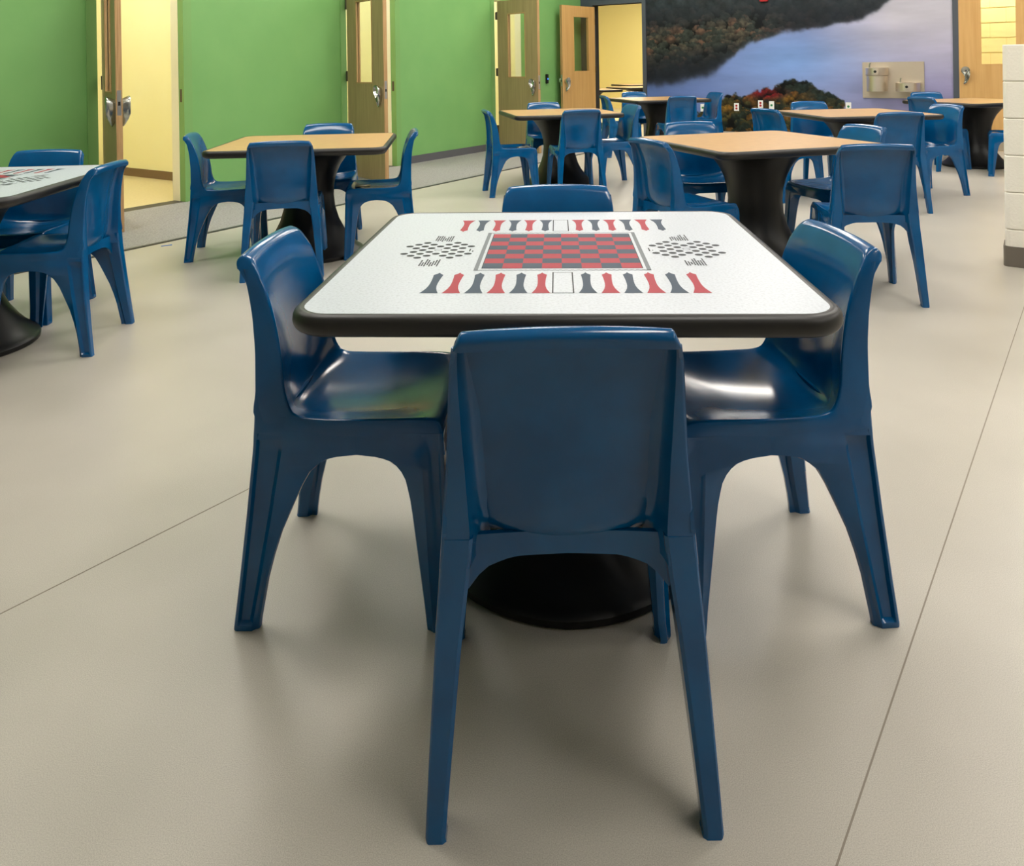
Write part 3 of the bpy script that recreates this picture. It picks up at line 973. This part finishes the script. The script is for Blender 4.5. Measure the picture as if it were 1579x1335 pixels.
C(.93, 4.45, 24, 'blue plastic chair with slanted back at the oak table behind the game table')
C(1.24, 5.35, 277, 'blue plastic chair behind the near oak table, facing the white game table')
C(2.0, 5.0, 198, 'blue plastic chair facing the pedestal of the near oak table')
C(3.05, 6.5, 86, 'blue plastic chair with back turned at the table before the mural island')
C(3.72, 7.2, 195, 'blue plastic chair at the mural island table, facing the green wall')
C(3.0, 7.9, 272, 'blue plastic chair behind the table before the mural island')
C(2.41, 7.1, 22, 'blue plastic chair with slanted back before the outlets of the mural')
C(4.7, 8.85, 18, 'blue plastic chair under the low drinking fountain bowl, by the corner table')
C(5.15, 9.8, 262, 'blue plastic chair behind the corner table before the amber closed door')
C(5.16, 8.25, 150, 'blue plastic chair at the corner table, closest to the low block wall')
for ch in (c3r, c4l):
    m = MB()
    zt = .4365
    m.box((.06, -.05, zt - .004), (.16, .03, zt))
    m.add([(.07, -.04, zt + .0004), (.09, .02, zt + .0004), (.15, -.01, zt + .0004)], [(0, 1, 2)], 1)
    m.add([(.065, .012, zt + .0003), (.065, .028, zt + .0003), (.155, .028, zt + .0003), (.155, .018, zt + .0003)], [(0, 1, 2, 3)], 2)
    m.build('seat_tag', ['black', 'tag_paper', 'tag_yellow'], ch)

# ================================================================== WALL FITTINGS
# bi-level drinking fountain
fr = empty('drinking_fountain', RW(UM - .006, -1.71, 0), -TH)    # local x = +v, local -y = towards room (-u)
fx0, fx1 = -.395, .390
MB().box((fx0, -.012, .685), (fx1, 0, 1.19)).build('back_panel', 'steel', fr, bevel=.003)
def bowl(x0, x1, ztop, zbot, n):
    m = MB()
    cxx, hw = (x0 + x1) / 2, (x1 - x0) / 2
    def ring(s, z, dp=.30):
        pts = [(cxx - hw * s, -.012, z)]
        for k in range(15):
            a = math.radians(180 + 180 * k / 14)
            pts.append((cxx + hw * s * math.cos(a), -.10 + dp * .62 * s * math.sin(a), z))
        pts.append((cxx + hw * s, -.012, z))
        return pts
    m.loft([ring(.96, zbot), ring(1, zbot + .008), ring(1, ztop - .004), ring(.97, ztop), ring(.9, ztop), ring(.8, ztop - .025), ring(.2, ztop - .035)])
    o = m.build(n, 'basin_steel', fr, smooth=40)
    return o, cxx
for x0, x1, zt, zb, skirt in ((-.335, -.055, 1.115, 1.005, True), (.045, .345, .905, .785, False)):
    bo, cxx = bowl(x0, x1, zt, zb, 'basin')
    if skirt:
        m = MB()
        hw = (x1 - x0) / 2 - .012
        def rg(z):
            return [(cxx - hw, -.012, z)] + [(cxx + hw * math.cos(math.radians(180 + 180 * k / 14)), -.10 + .165 * math.sin(math.radians(180 + 180 * k / 14)), z) for k in range(15)] + [(cxx + hw, -.012, z)]
        m.loft([rg(.785), rg(.79), rg(1.0)])
        m.build('basin_skirt', 'basin_steel', fr, smooth=40)
    m = MB()
    m.loft([[(cxx + .01 + .018 * math.cos(t), z, zc + .018 * math.sin(t)) for t in [2 * math.pi * k / 14 for k in range(14)]] for z, zc in ((-.275, zt - .055), (-.297, zt - .055))])
    m.build('push_button', 'black', bo, smooth=40)
    m = MB()
    sp = cxx - .09
    m.loft([[(sp + dx_ + .011 * math.cos(t), -.10 + .011 * math.sin(t), z) for t in [2 * math.pi * k / 10 for k in range(10)]] for dx_, z in ((0, zt - .01), (0, zt + .03), (.004, zt + .05), (.012, zt + .065))])
    m.build('spout', 'chrome', bo, smooth=40)
tag(fr, 'stainless steel drinking fountain with two bowls on the mural wall', 'drinking fountain')

def outlet(v, z, label, inner):
    r = empty('wall_outlet', RW(UM - .005, v, z), -TH)
    MB().box((-.038, -.008, -.06), (.038, 0, .06)).build('cover_plate', 'white_plastic', r, bevel=.003)
    for zz in ((.021, -.021) if inner == 'red_plastic' else (0.0,)):
        MB().loft([[(x, y, zz + q) for x, q in sup(.0165, 2.6, 12)] for y in (-.010, -.0075)]).build('socket', inner, r)
    tag(r, label, 'outlet')
outlet(-3.926, .526, 'white outlet plate with two dark red sockets on the mural trees', 'red_plastic')
outlet(-3.555, .575, 'white outlet plate with red sockets above the slanted chair back', 'red_plastic')
outlet(-3.389, .562, 'white outlet plate with a green port beside the red-socket outlet', 'green_plastic')
outlet(-4.468, .507, 'white outlet plate with a green port behind the far table', 'green_plastic')
outlet(-2.30, .56, 'white outlet plate with a green port right of the mural island', 'green_plastic')

r = empty('card_reader', RW(10.90, GV + .002, 1.0), math.radians(56.5))
MB().box((-.03, -.03, -.075), (.03, 0, .075)).build('housing', 'black', r, bevel=.005)
MB().box((-.012, -.033, -.012), (.012, -.0302, .012)).build('indicator', 'led', r)
tag(r, 'small black card reader with blue light on the green wall', 'card reader')
r = empty('fire_alarm', RW(UM - .006, -3.475, 2.13), -TH)
MB().box((-.06, -.05, 0), (.06, 0, .14)).build('housing', 'red_plastic', r, bevel=.006)
MB().box((-.03, -.065, .07), (.03, -.0502, .12)).build('strobe', 'white_plastic', r, bevel=.004)
tag(r, 'red fire alarm box high on the mural', 'alarm')
o = MB().box((-.035, -.009, .0), (.035, .009, .0012)).build('tape_strip', 'blue_tape')
o.location = (-2.47, 5.53, 0.0003); o.rotation_euler = (0, 0, math.radians(30))
tag(o, 'short strip of blue tape on the floor beside the grey walkway', 'tape')
